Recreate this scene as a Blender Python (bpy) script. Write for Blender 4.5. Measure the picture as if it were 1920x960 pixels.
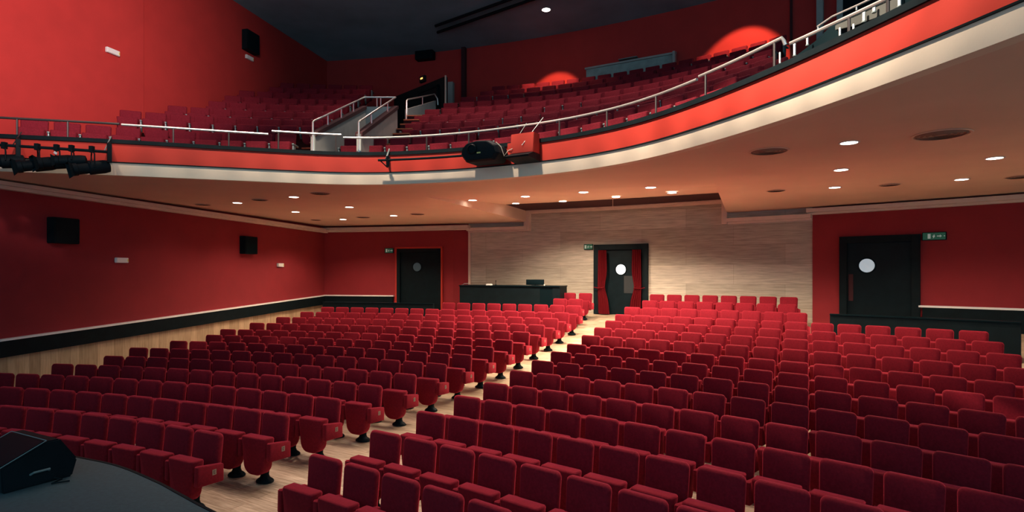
import bpy, bmesh, math, random
from math import sin, cos, pi, atan2, sqrt, radians, hypot
from mathutils import Vector, Matrix
from mathutils.geometry import tessellate_polygon
random.seed(7)
for o in list(bpy.data.objects): bpy.data.objects.remove(o)
S = bpy.context.scene
COL = S.collection
# ------------------------------------------------------------------ camera
F, YH, EYE = 1094.0, 512.7, 2.82
cam_d = bpy.data.cameras.new('camera'); cam = bpy.data.objects.new('camera', cam_d); COL.objects.link(cam)
cam.location = (0, 0, EYE); cam.rotation_euler = (pi/2, 0, 0)
cam_d.sensor_width = 36; cam_d.lens = 36*F/1920; cam_d.shift_y = (YH-480)/1920
cam_d.clip_end = 200
S.camera = cam
# ------------------------------------------------------------------ world, exposure
S.view_settings.view_transform = 'Standard'; S.view_settings.look = 'None'
S.view_settings.gamma = 1; S.view_settings.use_curve_mapping = False
S.view_settings.exposure = 0.0
W = bpy.data.worlds.new('world'); S.world = W; W.use_nodes = True
bg = W.node_tree.nodes['Background']; bg.inputs[0].default_value = (.30, .62, .80, 1); bg.inputs[1].default_value = 1.0

def lamp(kind, name, loc, target, power, color, size=.1, angle=90, blend=.6):
    d = bpy.data.lights.new(name, kind); d.energy = power; d.color = color
    if kind == 'SPOT': d.spot_size = radians(angle); d.spot_blend = blend; d.shadow_soft_size = size
    elif kind == 'AREA': d.size = size; d.shape = 'DISK'
    o = bpy.data.objects.new(name, d); COL.objects.link(o); o.location = loc
    v = Vector(target)-Vector(loc); o.rotation_euler = v.to_track_quat('-Z', 'Y').to_euler()
    return o
# house and stage lights hung high above the stage front, outside the frame
# profile spots: (balcony edge point, direction towards the stage, power)
PROF = [(-8.9, 11.1, .25, -.97, 900), (-7.2, 11.6, .27, -.96, 1500), (-5.8, 12.1, .27, -.96, 2300), (-4.4, 12.45, .2, -.98, 2700), (-3.0, 12.6, -.02, -1, 2800), (-1.6, 12.4, -.25, -.97, 2800),
        (-.2, 11.9, -.45, -.89, 2900), (1.0, 11.1, -.62, -.78, 3100), (2.0, 10.1, -.76, -.65, 3400), (2.8, 8.8, -.88, -.47, 4200), (3.3, 7.5, -.94, -.33, 5200), (3.65, 6.3, -.97, -.25, 5000), (3.95, 5.1, -.97, -.2, 2000), (4.2, 4.0, -.97, -.2, 400)]
PROF2 = []
for i in range(len(PROF)-1):
    PROF2 += [PROF[i], tuple((u_+v_)/2 for u_, v_ in zip(PROF[i], PROF[i+1]))]
for x_, y_, nx_, ny_, p_ in PROF2:
    lamp('SPOT', 'profile_spot', (x_+nx_*5.2, y_+ny_*5.2, 11.2), (x_, y_, 5.74+(.16 if nx_ < -.85 else 0)), p_*(1.1 if nx_ < -.7 else .80), (1, .80, .62), .22, 12.5, .35)
for x_, y_, tx, ty, p_ in ((-6.6, 11.9, -6.2, 8.5, 700), (-4.8, 12.3, -4.6, 8.5, 900), (-2.6, 12.6, -2.6, 8.6, 1100), (.1, 12.0, -1.0, 8.0, 1500), (1.9, 10.3, .4, 7.2, 1900), (3.2, 8.2, 1.6, 6.0, 1900)):
    lamp('SPOT', 'house_light', (x_, y_, 11.2), (tx, ty, 0), p_, (1, .74, .62), .12, 50, 1)
lamp('SPOT', 'side_wall_spot', (-2.5, 3.5, 8.6), (-10.6, 12.8, 8.5), 6800, (1, .74, .70), .3, 50, 1)
for x_, y_, p_ in ((-8.0, 14.5, 60), (-5.6, 15.6, 130), (-2.6, 15.6, 420), (.6, 15.0, 420), (3.6, 13.4, 420), (5.4, 10.6, 300)):  # unseen fill spots, added to brighten the balcony seats and stairwell
    lamp('SPOT', 'balcony_fill_spot', (x_, y_, 11.4), (x_, y_, 0), p_, (1, .76, .66), .1, 110, .9)
DOWN_W = 480.0      # each recessed downlight under the balcony
# ------------------------------------------------------------------ plan helpers
C0 = (-12.729, -10.801)          # centre of the stalls rows and of the curved back wall
RW = 35.3                        # radius of the back wall
CR = (-3.76, 5.46)               # centre of the balcony front and of its right block
CL = (-5.04, 3.34)               # centre of the balcony's left block
SOF = 4.75                       # height of the ceiling under the balcony
CEIL = 11.6
def U(px): return (px-960)/F
def hit(px, c, r):               # where the sight line over a column of the photo meets a circle in plan
    u = U(px); A = 1+u*u; B = -2*(u*c[0]+c[1]); K = c[0]**2+c[1]**2-r*r
    d = (-B+sqrt(B*B-4*A*K))/(2*A)
    return Vector((u*d, d))
def ang(p, c): return atan2(p[1]-c[1], p[0]-c[0])
def hang(px, c, r): return ang(hit(px, c, r), c)
def pol(c, r, a, z=None):
    v = (c[0]+r*cos(a), c[1]+r*sin(a))
    return Vector(v) if z is None else Vector((v[0], v[1], z))
def plane_pt(px, py, z):         # meeting point with a level plane
    d = (z-EYE)*F/(YH-py); return Vector((U(px)*d, d, z))
def proj(x, y, z): return 960+F*x/y, YH-F*(z-EYE)/y
W0, W1 = Vector((-10.6, 12.06)), Vector((-7.66, 24.1)); WD = (W1-W0).normalized(); WN = Vector((WD.y, -WD.x))
def wallx(y): return W0.x+(W1.x-W0.x)*(y-W0.y)/(W1.y-W0.y)
def wall_pt(px, py, off=0):      # point on the left wall
    u = U(px); k = (W1.x-W0.x)/(W1.y-W0.y)
    d = (W0.x-k*W0.y)/(u-k); p = Vector((u*d, d)) + WN*off
    return Vector((p.x, p.y, EYE+(YH-py)*d/F))
def back_pt(px, py, off=0, r=RW):
    p = hit(px, C0, r-off); return Vector((p.x, p.y, EYE+(YH-py)*p.y/F))
# ------------------------------------------------------------------ materials
MAT = {}
def mat(name, col, rough=.6, metal=0, emit=None, estr=1, bump=0, bscale=200, var=0, vscale=3, sheen=0, vstretch=None, spec=.5):
    m = bpy.data.materials.new(name); m.use_nodes = True; nt = m.node_tree; b = nt.nodes['Principled BSDF']
    b.inputs['Base Color'].default_value = (*col, 1); b.inputs['Roughness'].default_value = rough; b.inputs['Metallic'].default_value = metal
    b.inputs['Specular IOR Level'].default_value = spec
    if emit: b.inputs['Emission Color'].default_value = (*emit, 1); b.inputs['Emission Strength'].default_value = estr
    if sheen:
        b.inputs['Sheen Weight'].default_value = sheen; b.inputs['Sheen Roughness'].default_value = .38
        b.inputs['Sheen Tint'].default_value = (.95, .07, .12, 1)
    if var or bump:
        tc = nt.nodes.new('ShaderNodeTexCoord'); mp = nt.nodes.new('ShaderNodeMapping'); nt.links.new(tc.outputs['Object'], mp.inputs[0])
        if vstretch: mp.inputs['Scale'].default_value = vstretch
    if var:
        n = nt.nodes.new('ShaderNodeTexNoise'); n.inputs['Scale'].default_value = vscale; n.inputs['Detail'].default_value = 6
        nt.links.new(mp.outputs[0], n.inputs['Vector'])
        r = nt.nodes.new('ShaderNodeValToRGB'); r.color_ramp.elements[0].position = .3; r.color_ramp.elements[1].position = .7
        r.color_ramp.elements[0].color = (*[c*(1-var) for c in col], 1); r.color_ramp.elements[1].color = (*[min(1, c*(1+var)) for c in col], 1)
        nt.links.new(n.outputs['Fac'], r.inputs[0]); nt.links.new(r.outputs[0], b.inputs['Base Color'])
    if bump:
        n = nt.nodes.new('ShaderNodeTexNoise'); n.inputs['Scale'].default_value = bscale; n.inputs['Detail'].default_value = 3
        nt.links.new(tc.outputs['Object'], n.inputs['Vector'])
        bn = nt.nodes.new('ShaderNodeBump'); bn.inputs['Strength'].default_value = bump; bn.inputs['Distance'].default_value = .004
        nt.links.new(n.outputs['Fac'], bn.inputs['Height']); nt.links.new(bn.outputs[0], b.inputs['Normal'])
    MAT[name] = m; return m
mat('seat_fabric', (.20, .008, .018), .9, bump=.5, bscale=350, var=.18, vscale=40, sheen=1.0, spec=.15)
mat('balcony_fabric', (.20, .014, .026), .88, bump=.5, bscale=350, var=.2, vscale=40, sheen=.15, spec=.15)
mat('seat_metal', (.006, .014, .018), .5, spec=.06)
mat('arm_grey', (.22, .27, .27), .4, .3)
mat('plate', (.30, .23, .18), .4, .2)
mat('ink', (.03, .02, .02), .6)
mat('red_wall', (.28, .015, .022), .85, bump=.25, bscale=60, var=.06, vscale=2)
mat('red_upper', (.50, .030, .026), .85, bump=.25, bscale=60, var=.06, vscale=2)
mat('fascia_red', (.46, .025, .012), .7, bump=.15, bscale=50, var=.05, vscale=3)
mat('cream', (.78, .66, .52), .7, bump=.2, bscale=40, var=.05, vscale=2)
mat('soffit', (.74, .54, .42), .8, bump=.15, bscale=40, var=.04, vscale=1)
mat('cornice', (.70, .56, .46), .7, var=.05)
mat('dark_ceiling', (.22, .42, .48), .9, var=.2, vscale=.6)
mat('black', (.004, .010, .013), .6, spec=.12, var=.2, vscale=5)
mat('black_gloss', (.004, .011, .014), .4, spec=.06)
mat('door_black', (.004, .010, .013), .45, spec=.12, var=.25, vscale=4)
mat('white_trim', (.95, .93, .90), .4)
mat('steel', (.92, .90, .86), .32, .85)
mat('grey_wall', (.36, .38, .36), .8, var=.08, vscale=5)
mat('booth_grey', (.28, .38, .36), .7, var=.2, vscale=4)
mat('stage', (.035, .075, .088), .75, bump=.4, bscale=150, var=.15, vscale=30)
mat('white_plastic', (.75, .74, .72), .4)
mat('green_sign', (.02, .12, .07), .4, emit=(.03, .25, .13), estr=.10)
mat('sign_white', (.45, .55, .5), .4, emit=(.8, 1, .9), estr=.12)
mat('amber', (.8, .4, .1), .4, emit=(1, .45, .12), estr=2.0)
mat('glow_lamp', (1, .95, .9), .4, emit=(1, .90, .76), estr=14)
mat('porthole_lit', (1, 1, 1), .3, emit=(1, 1, 1), estr=1.6)
mat('porthole_blue', (.5, .6, .65), .3, emit=(.55, .70, .78), estr=.42)
mat('porthole_dim', (.05, .09, .10), .3, emit=(.2, .32, .36), estr=.06)
mat('curtain', (.13, .005, .009), .9, bump=.3, bscale=120, spec=.1)
mat('tread', (.55, .17, .07), .55, var=.2, vscale=12)
mat('rail_dark', (.07, .06, .06), .5, .6)
mat('paper', (.85, .83, .78), .7)
mat('stringer_grey', (.045, .05, .045), .8)
mat('poster', (.014, .02, .023), .6)
mat('carpet', (.05, .012, .016), .95, bump=.4, bscale=200)
mat('vent', (.48, .34, .27), .6)
mat('vent_dark', (.22, .15, .12), .7)
mat('yellow', (.75, .7, .2), .5)

def wood_mat(name, cols, scale, stretch, rough=.45, plank=None, bump=.1):
    m = bpy.data.materials.new(name); m.use_nodes = True; nt = m.node_tree; b = nt.nodes['Principled BSDF']
    b.inputs['Roughness'].default_value = rough
    tc = nt.nodes.new('ShaderNodeTexCoord'); mp = nt.nodes.new('ShaderNodeMapping'); mp.inputs['Scale'].default_value = stretch
    nt.links.new(tc.outputs['UV'], mp.inputs[0])
    n = nt.nodes.new('ShaderNodeTexNoise'); n.inputs['Scale'].default_value = scale; n.inputs['Detail'].default_value = 8; n.inputs['Roughness'].default_value = .6
    nt.links.new(mp.outputs[0], n.inputs['Vector'])
    r = nt.nodes.new('ShaderNodeValToRGB'); e = r.color_ramp.elements
    e[0].position = .32; e[0].color = (*cols[0], 1); e[1].position = .68; e[1].color = (*cols[1], 1)
    nt.links.new(n.outputs['Fac'], r.inputs[0]); out = r.outputs[0]
    if plank:
        br = nt.nodes.new('ShaderNodeTexBrick'); nt.links.new(tc.outputs['UV'], br.inputs['Vector'])
        br.inputs['Scale'].default_value = 1; br.inputs['Brick Width'].default_value = plank[0]; br.inputs['Row Height'].default_value = plank[1]
        br.inputs['Mortar Size'].default_value = plank[2]; br.inputs['Color1'].default_value = (1, 1, 1, 1); br.inputs['Color2'].default_value = (.72, .70, .68, 1)
        br.inputs['Mortar'].default_value = (.45, .4, .35, 1)
        mx = nt.nodes.new('ShaderNodeMix'); mx.data_type = 'RGBA'; mx.blend_type = 'MULTIPLY'; mx.inputs[0].default_value = 1
        nt.links.new(out, mx.inputs[6]); nt.links.new(br.outputs['Color'], mx.inputs[7]); out = mx.outputs[2]
    nt.links.new(out, b.inputs['Base Color'])
    bn = nt.nodes.new('ShaderNodeBump'); bn.inputs['Strength'].default_value = bump; bn.inputs['Distance'].default_value = .003
    nt.links.new(n.outputs['Fac'], bn.inputs['Height']); nt.links.new(bn.outputs[0], b.inputs['Normal'])
    MAT[name] = m; return m
wood_mat('floor_wood', [(.32, .23, .145), (.70, .57, .41)], 3, (1, 14, 1), .42, (1.6, .19, .004))
wood_mat('wall_wood', [(.40, .36, .29), (.66, .60, .49)], 2.2, (.7, 9, 1), .6, (3.0, .62, .003))
wood_mat('dado_wood', [(.50, .34, .20), (.72, .52, .33)], 2.5, (9, .8, 1), .55, (.22, 3.0, .003))
wood_mat('stair_wood', [(.40, .12, .05), (.62, .22, .10)], 4, (2, 8, 1), .5)

# ------------------------------------------------------------------ mesh helpers
class MB:
    def __init__(s): s.v = []; s.f = []; s.m = []; s.uv = {}
    def quad(s, a, b, c, d, m=0, uv=None):
        n = len(s.v); s.v += [tuple(a), tuple(b), tuple(c), tuple(d)]; s.f.append((n, n+1, n+2, n+3)); s.m.append(m)
        if uv: s.uv[len(s.f)-1] = uv
        return s
    def poly(s, pts, m=0):
        n = len(s.v); s.v += [tuple(p) for p in pts]; s.f.append(tuple(range(n, n+len(pts)))); s.m.append(m); return s
    def box(s, x0, x1, y0, y1, z0, z1, m=0, M=None):
        P = [Vector((x, y, z)) for z in (z0, z1) for x, y in ((x0, y0), (x1, y0), (x1, y1), (x0, y1))]
        if M: P = [M @ p for p in P]
        n = len(s.v); s.v += [tuple(p) for p in P]
        for f in ((0, 3, 2, 1), (4, 5, 6, 7), (0, 1, 5, 4), (1, 2, 6, 5), (2, 3, 7, 6), (3, 0, 4, 7)):
            s.f.append(tuple(n+i for i in f)); s.m.append(m)
        return s
    def loops(s, L, m=0, cap=(True, True), closed=True):   # skin a list of equal point loops
        n = len(s.v); k = len(L[0])
        for l in L: s.v += [tuple(p) for p in l]
        for i in range(len(L)-1):
            for j in range(k if closed else k-1):
                a = n+i*k+j; b = n+i*k+(j+1) % k
                s.f.append((a, b, b+k, a+k)); s.m.append(m)
        if cap[0]: s.f.append(tuple(n+j for j in reversed(range(k)))); s.m.append(m)
        if cap[1]: s.f.append(tuple(n+(len(L)-1)*k+j for j in range(k))); s.m.append(m)
        return s
    def slab(s, outline, axis, t0, t1, r, m=0, M=None):    # soft-edged slab: 2D outline swept along an axis
        cx = sum(p[0] for p in outline)/len(outline); cz = sum(p[1] for p in outline)/len(outline)
        hx = max(abs(p[0]-cx) for p in outline); hz = max(abs(p[1]-cz) for p in outline)
        L = []
        for t, ins in ((t0, r), (t0+r*.35, r*.35), (t0+r, 0), (t1-r, 0), (t1-r*.35, r*.35), (t1, r)):
            fx = 1-ins/hx; fz = 1-ins/hz; l = []
            for p in outline:
                a = cx+(p[0]-cx)*fx; b = cz+(p[1]-cz)*fz
                q = Vector((a, t, b)) if axis == 'y' else Vector((t, a, b)) if axis == 'x' else Vector((a, b, t))
                l.append(M @ q if M else q)
            L.append(l)
        return s.loops(L, m)
    def lathe(s, prof, n=16, c=(0, 0), m=0, M=None, sx=1, sy=1, cap=(True, True)):
        L = []
        for r, z in prof:
            l = [Vector((c[0]+r*sx*cos(2*pi*i/n), c[1]+r*sy*sin(2*pi*i/n), z)) for i in range(n)]
            L.append([M @ p for p in l] if M else l)
        return s.loops(L, m, cap)
    def tube(s, pts, r, n=8, m=0):
        pts = [Vector(p) for p in pts]; L = []
        up = None
        for i, p in enumerate(pts):
            t = (pts[min(i+1, len(pts)-1)]-pts[max(i-1, 0)]).normalized()
            if up is None: up = Vector((0, 0, 1)) if abs(t.z) < .9 else Vector((1, 0, 0))
            x = t.cross(up).normalized(); y = x.cross(t).normalized(); up = y
            L.append([p+x*r*cos(2*pi*j/n)+y*r*sin(2*pi*j/n) for j in range(n)])
        return s.loops(L, m)
    def mesh(s, name, mats, smooth=False, bevel=0):
        me = bpy.data.meshes.new(name); me.from_pydata(s.v, [], s.f)
        for m in (mats if isinstance(mats, (list, tuple)) else [mats]): me.materials.append(MAT[m])
        me.polygons.foreach_set('material_index', s.m)
        if s.uv:
            uvl = me.uv_layers.new(name='UVMap')
            for fi, uv in s.uv.items():
                for li, c in zip(me.polygons[fi].loop_indices, uv): uvl.data[li].uv = c
        bm = bmesh.new(); bm.from_mesh(me)
        if not s.uv: bmesh.ops.recalc_face_normals(bm, faces=bm.faces)
        if bevel: bmesh.ops.bevel(bm, geom=bm.edges[:], offset=bevel, segments=2, affect='EDGES', clamp_overlap=True)
        bm.to_mesh(me); bm.free()
        if smooth:
            me.polygons.foreach_set('use_smooth', [True]*len(me.polygons))
            try: me.set_sharp_from_angle(angle=radians(40))
            except Exception: pass
        me.update(); return me
    def build(s, name, mats, parent=None, smooth=False, bevel=0, loc=None, rz=0):
        o = bpy.data.objects.new(name, s.mesh(name, mats, smooth, bevel)); COL.objects.link(o)
        if parent: o.parent = parent
        if loc is not None: o.location = loc
        if rz: o.rotation_euler = (0, 0, rz)
        return o
def tag(o, label=None, cat=None, group=None, kind=None):
    if label: o['label'] = label
    if cat: o['category'] = cat
    if group: o['group'] = group
    if kind: o['kind'] = kind
    return o
def struct(o): o['kind'] = 'structure'; return o
def root(name, loc, rz=0):
    o = bpy.data.objects.new(name, None); COL.objects.link(o); o.location = loc; o.rotation_euler = (0, 0, rz); o.empty_display_size = .1
    return o
def rrect(x0, x1, z0, z1, rb, rt, n=5, taper=0):          # rounded rectangle outline, bottom width reduced by taper
    pts = []
    for cx, cz, r, a0 in ((x0+taper+rb, z0+rb, rb, pi), (x1-taper-rb, z0+rb, rb, 1.5*pi), (x1-rt, z1-rt, rt, 0), (x0+rt, z1-rt, rt, pi/2)):
        for i in range(n+1):
            a = a0+pi/2*i/n; pts.append((cx+r*cos(a), cz+r*sin(a)))
    return pts
def arcband(c, r, a0, a1, z0, z1, n=48, m=None, uvs=True): # vertical cylindrical wall
    b = MB(); L = 0
    for i in range(n):
        p, q = a0+(a1-a0)*i/n, a0+(a1-a0)*(i+1)/n
        A, B = pol(c, r, p), pol(c, r, q); s0, s1 = p*r, q*r
        b.quad((A.x, A.y, z0), (B.x, B.y, z0), (B.x, B.y, z1), (A.x, A.y, z1), 0, [(s0, z0), (s1, z0), (s1, z1), (s0, z1)])
    return b
def arcbox(b, c, r0, r1, a0, a1, z0, z1, n=24, m=0):       # curved beam
    L = []
    for i in range(n+1):
        a = a0+(a1-a0)*i/n
        L.append([pol(c, r0, a, z0), pol(c, r1, a, z0), pol(c, r1, a, z1), pol(c, r0, a, z1)])
    return b.loops(L, m)
def lerp(x, xs, ys):
    if x <= xs[0]: return ys[0]
    for i in range(len(xs)-1):
        if x <= xs[i+1]: return ys[i]+(ys[i+1]-ys[i])*(x-xs[i])/(xs[i+1]-xs[i])
    return ys[-1]
ORD = ['zeroth', 'first', 'second', 'third', 'fourth', 'fifth', 'sixth', 'seventh', 'eighth', 'ninth', 'tenth', 'eleventh', 'twelfth',
       'thirteenth', 'fourteenth', 'fifteenth', 'sixteenth', 'seventeenth', 'eighteenth', 'nineteenth', 'twentieth',
       'twenty-first', 'twenty-second', 'twenty-third', 'twenty-fourth', 'twenty-fifth']
# stalls rows
R1, DR, TOPH = 20.072, .9422, .872
def row_r(k): return R1+DR*(k-1)
ZK = ([1, 5, 9, 13, 16], [0, .1445, .3742, .7951, 1.2731])
def row_z(k): return lerp(k, *ZK)
def floor_z(r):
    k = (r-R1)/DR+1
    if k < 1: return 0
    if k > 16: return 1.2731+(min(r, RW)-row_r(16))/(RW-row_r(16))*.13
    return row_z(k)
# ================================================================== STRUCTURE
# floor of the stalls: a raked surface rising towards the back wall
b = MB(); A0, A1 = radians(22), radians(100); NA = 60
rs = [13.0, 17, R1]+[row_r(k) for k in range(2, 17)]+[34.7, RW+.25]
for i in range(len(rs)-1):
    for j in range(NA):
        a, c = A0+(A1-A0)*j/NA, A0+(A1-A0)*(j+1)/NA
        P = [pol(C0, rs[i], c, floor_z(rs[i])), pol(C0, rs[i], a, floor_z(rs[i])), pol(C0, rs[i+1], a, floor_z(rs[i+1])), pol(C0, rs[i+1], c, floor_z(rs[i+1]))]
        b.quad(*P, 0, [(p.x*.87-p.y*.5, p.x*.5+p.y*.87) for p in P])
struct(b.build('floor', 'floor_wood'))

# stage: curved front edge
SZ = 1.1
edge = [(-12, 7.2), (-9, 7.0), (-7, 6.6), (-5.4, 6.05), (-4.23, 5.52), (-3.56, 5.22), (-2.96, 4.82), (-2.6, 4.54), (-2.19, 4.22), (-1.2, 3.5), (0, 2.8), (1.5, 2.2), (4, 1.6), (7, 1.4)]
def smooth_path(P, n=10):
    out = []; Q = [Vector(p) for p in P]; Q = [Q[0]*2-Q[1]]+Q+[Q[-1]*2-Q[-2]]
    for i in range(1, len(Q)-2):
        for t in range(n):
            t /= n; a, b_, c, d = Q[i-1:i+3]
            out.append(.5*((2*b_)+(c-a)*t+(2*a-5*b_+4*c-d)*t*t+(3*b_-a-3*c+d)*t**3))
    out.append(Q[-2]); return out
E2 = smooth_path(edge, 6)
b = MB()
top = [Vector((p.x, p.y, SZ)) for p in E2]
b.loops([[Vector((p.x, -5, SZ)) for p in top], top, [Vector((p.x, p.y, 0)) for p in E2]], cap=(False, False), closed=False)
struct(b.build('floor_stage', 'stage'))
b = MB(); b.loops([[Vector((p.x, p.y, SZ-.05)) for p in E2], [Vector((p.x+.012, p.y+.02, SZ-.05)) for p in E2], [Vector((p.x+.012, p.y+.02, SZ+.004)) for p in E2], [Vector((p.x, p.y, SZ+.004)) for p in E2]][::1], cap=(False, False), closed=False)
struct(b.build('trim_stage_edge', 'black'))

# left wall (lower part with dado, upper part beside the balcony)
def wl(y, off=0): p = Vector((wallx(y), y)); return p+WN*off
def wallquad(b, y0, y1, z0a, z0b, z1a, z1b, off=0, n=1, m=0):
    for i in range(n):
        t0, t1 = i/n, (i+1)/n; ya, yb = y0+(y1-y0)*t0, y0+(y1-y0)*t1
        A, B = wl(ya, off), wl(yb, off)
        l0, l1 = z0a+(z0b-z0a)*t0, z0a+(z0b-z0a)*t1; h0, h1 = z1a+(z1b-z1a)*t0, z1a+(z1b-z1a)*t1
        b.quad((A.x, A.y, l0), (B.x, B.y, l1), (B.x, B.y, h1), (A.x, A.y, h0), m, [(ya, l0), (yb, l1), (yb, h1), (ya, h0)])
DZ0, DZ1 = 1.45, 1.94            # top of the black rail at the two ends (Y 12.06 and Y 24.1)
def dz(y): return DZ0+(DZ1-DZ0)*(y-12.06)/12.04
YS, YE = 4.0, 24.3
b = MB(); wallquad(b, YS, YE, -.05, -.05, dz(YS)-.3, dz(YE)-.3); struct(b.build('wall_left_panelling', 'dado_wood'))
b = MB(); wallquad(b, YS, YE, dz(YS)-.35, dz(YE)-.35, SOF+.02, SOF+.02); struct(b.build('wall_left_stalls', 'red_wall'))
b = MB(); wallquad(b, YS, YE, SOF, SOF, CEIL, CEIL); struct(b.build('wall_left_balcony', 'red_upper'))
b = MB(); wallquad(b, YS, 15.38, SOF+.3, SOF+.3, CEIL, CEIL, off=.10)
A, B = wl(15.38, .10), wl(15.38, 0); b.quad((A.x, A.y, SOF+.3), (B.x, B.y, SOF+.3), (B.x, B.y, CEIL), (A.x, A.y, CEIL), 0, [(0, 0), (.1, 0), (.1, 6), (0, 6)])
struct(b.build('wall_left_front_panel', 'red_upper'))
def wallbeam(name, y0, y1, zf0, zf1, d0, d1, m):
    b = MB(); L = []
    for y in (y0, y1):
        A, B = wl(y, d0), wl(y, d1); L.append([Vector((A.x, A.y, zf0(y))), Vector((B.x, B.y, zf0(y))), Vector((B.x, B.y, zf1(y))), Vector((A.x, A.y, zf1(y)))])
    b.loops(L); return struct(b.build(name, m))
wallbeam('trim_black_rail_left', YS, 24.05, lambda y: dz(y)-.37, lambda y: dz(y)-.03, 0, .10, 'black')
wallbeam('trim_white_rail_left', YS, 24.05, lambda y: dz(y)-.03, lambda y: dz(y)+.012, 0, .115, 'white_trim')
wallbeam('trim_cornice_left', YS, 24.0, lambda y: 4.63-(y-12)*.0075, lambda y: 4.71-(y-12)*.0075, 0, .26, 'cornice')
wallbeam('trim_cornice_left_lower', YS, 24.05, lambda y: 4.56-(y-12)*.0075, lambda y: 4.635-(y-12)*.0075, 0, .16, 'cornice')

# back wall: red left part, wooden middle, red right part; red part above the balcony
aCor = hang(612, C0, RW); aL2 = hang(850, C0, RW-.2); aWL = hang(880, C0, RW); aWR = hang(1524, C0, RW); aEnd = radians(24)
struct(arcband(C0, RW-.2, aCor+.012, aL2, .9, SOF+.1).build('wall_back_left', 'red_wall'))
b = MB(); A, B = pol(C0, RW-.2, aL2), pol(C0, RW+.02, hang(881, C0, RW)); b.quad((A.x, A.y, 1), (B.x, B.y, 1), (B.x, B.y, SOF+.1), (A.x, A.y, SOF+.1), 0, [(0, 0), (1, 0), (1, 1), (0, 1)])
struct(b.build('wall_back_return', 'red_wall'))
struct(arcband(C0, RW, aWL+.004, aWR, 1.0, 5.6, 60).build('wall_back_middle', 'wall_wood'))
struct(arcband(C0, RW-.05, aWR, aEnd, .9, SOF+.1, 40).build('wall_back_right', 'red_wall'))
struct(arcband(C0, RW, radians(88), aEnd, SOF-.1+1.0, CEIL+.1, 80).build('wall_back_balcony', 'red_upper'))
def arctrim(name, pa, pb, z0, z1, d0, d1, m, r=RW, n=20):
    b = MB(); arcbox(b, C0, r-d1, r-d0, hang(pa, C0, r), hang(pb, C0, r), z0, z1, n); return struct(b.build(name, m))
# black dado with white rail on the back wall
arctrim('trim_black_rail_back', 613, 742, 1.2, 1.90, .2, .30, 'black'); arctrim('trim_white_rail_back', 613, 744, 1.90, 1.945, .2, .33, 'white_trim')
arctrim('trim_black_rail_right', 1731, 3400, .9, 1.93, .05, .15, 'black'); arctrim('trim_white_rail_right', 1724, 3400, 1.93, 1.98, .05, .18, 'white_trim')
# cornices: upper fillet and lower board with a shadow gap to the ceiling
for nm, pa, pb, z, d in (('back_left', 613, 886, 4.50, .2), ('back_middle_left', 880, 992, 4.40, 0), ('back_middle', 990, 1362, 5.05, 0), ('back_middle_right', 1360, 1524, 4.38, 0), ('back_right', 1516, 3400, 4.53, .05)):
    arctrim('trim_cornice_'+nm, pa, pb, z+.06, z+.17, d, d+.30, 'cornice'); arctrim('trim_fillet_'+nm, pa, pb, z, z+.06, d, d+.14, 'cornice')
for nm, px, z0, z1 in (('left', 991, 4.40, 5.2), ('right', 1361, 4.38, 5.2)):
    arctrim('trim_cornice_step_'+nm, px-5, px+5, z0, z1, 0, .22, 'cornice', n=2)
arctrim('trim_wood_edge_left', 879, 883, 1.2, 4.42, 0, .06, 'cornice', n=1)

# ceiling below the balcony with its raised middle bay
PA, PB = Vector((-2.2, 14.56)), Vector((4.34, 12.5)); PC = hit(990, C0, RW); PD = hit(1362, C0, RW); RZ = 5.32
EP = [(-14.5, 9.3), (-11.8, 10.35), (-9.7, 10.98), (-8.0, 11.38), (-6.16, 11.95), (-4.55, 12.43), (-3.6, 12.62), (-2.6, 12.6), (-1.05, 12.2), (.57, 11.38), (1.57, 10.6), (2.3, 9.7), (2.92, 8.50), (3.39, 7.28), (3.66, 6.40), (3.86, 5.65), (4.02, 5.02), (4.14, 4.5), (4.5, 3.1), (5.0, 1.2), (5.4, -.5)]
EDGE = smooth_path(EP, 8)
for _ in range(6): EDGE = [EDGE[0]]+[(EDGE[i-1]+EDGE[i]*2+EDGE[i+1])/4 for i in range(1, len(EDGE)-1)]+[EDGE[-1]]
def arcpts(a0, a1, r, n): return [pol(C0, r, a0+(a1-a0)*i/n) for i in range(n+1)]
wl_end = Vector((wallx(24.3)-.1, 24.4))
ring = EDGE + [Vector((20, -.5)), Vector((20, 4.5))] + arcpts(radians(28), ang(PD, C0), RW+.05, 24) + [PB, PA] + arcpts(ang(PC, C0), ang(wl_end, C0), RW+.05, 24) + [Vector((wallx(9.3)-3.2, 9.3))]
def flatpoly(pts, z):
    b = MB(); P = [Vector((p[0], p[1], z)) for p in pts]; tris = tessellate_polygon([P]); b.v = [tuple(p) for p in P]; b.f = [tuple(t) for t in tris]; b.m = [0]*len(b.f); return b
struct(flatpoly(ring, SOF).build('ceiling_under_balcony', 'soffit'))
b = MB(); dn = lambda p, z: Vector((p[0], p[1], z))
back = arcpts(ang(PC, C0), ang(PD, C0), RW+.05, 14)
L0 = [dn(PA.lerp(PB, i/14), SOF) for i in range(15)]; L1_ = [dn(p, RZ) for p in back]
b.loops([L0, L1_], cap=(False, False), closed=False)
b.poly([dn(PA, SOF), dn(back[0], SOF), dn(back[0], RZ)]); b.poly([dn(PB, SOF), dn(back[-1], SOF), dn(back[-1], RZ)])
struct(b.build('ceiling_raised_bay', 'soffit'))
nr = (dn(PB, SOF)-dn(PA, SOF)).cross(dn(PC, RZ)-dn(PA, SOF)).normalized()
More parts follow.
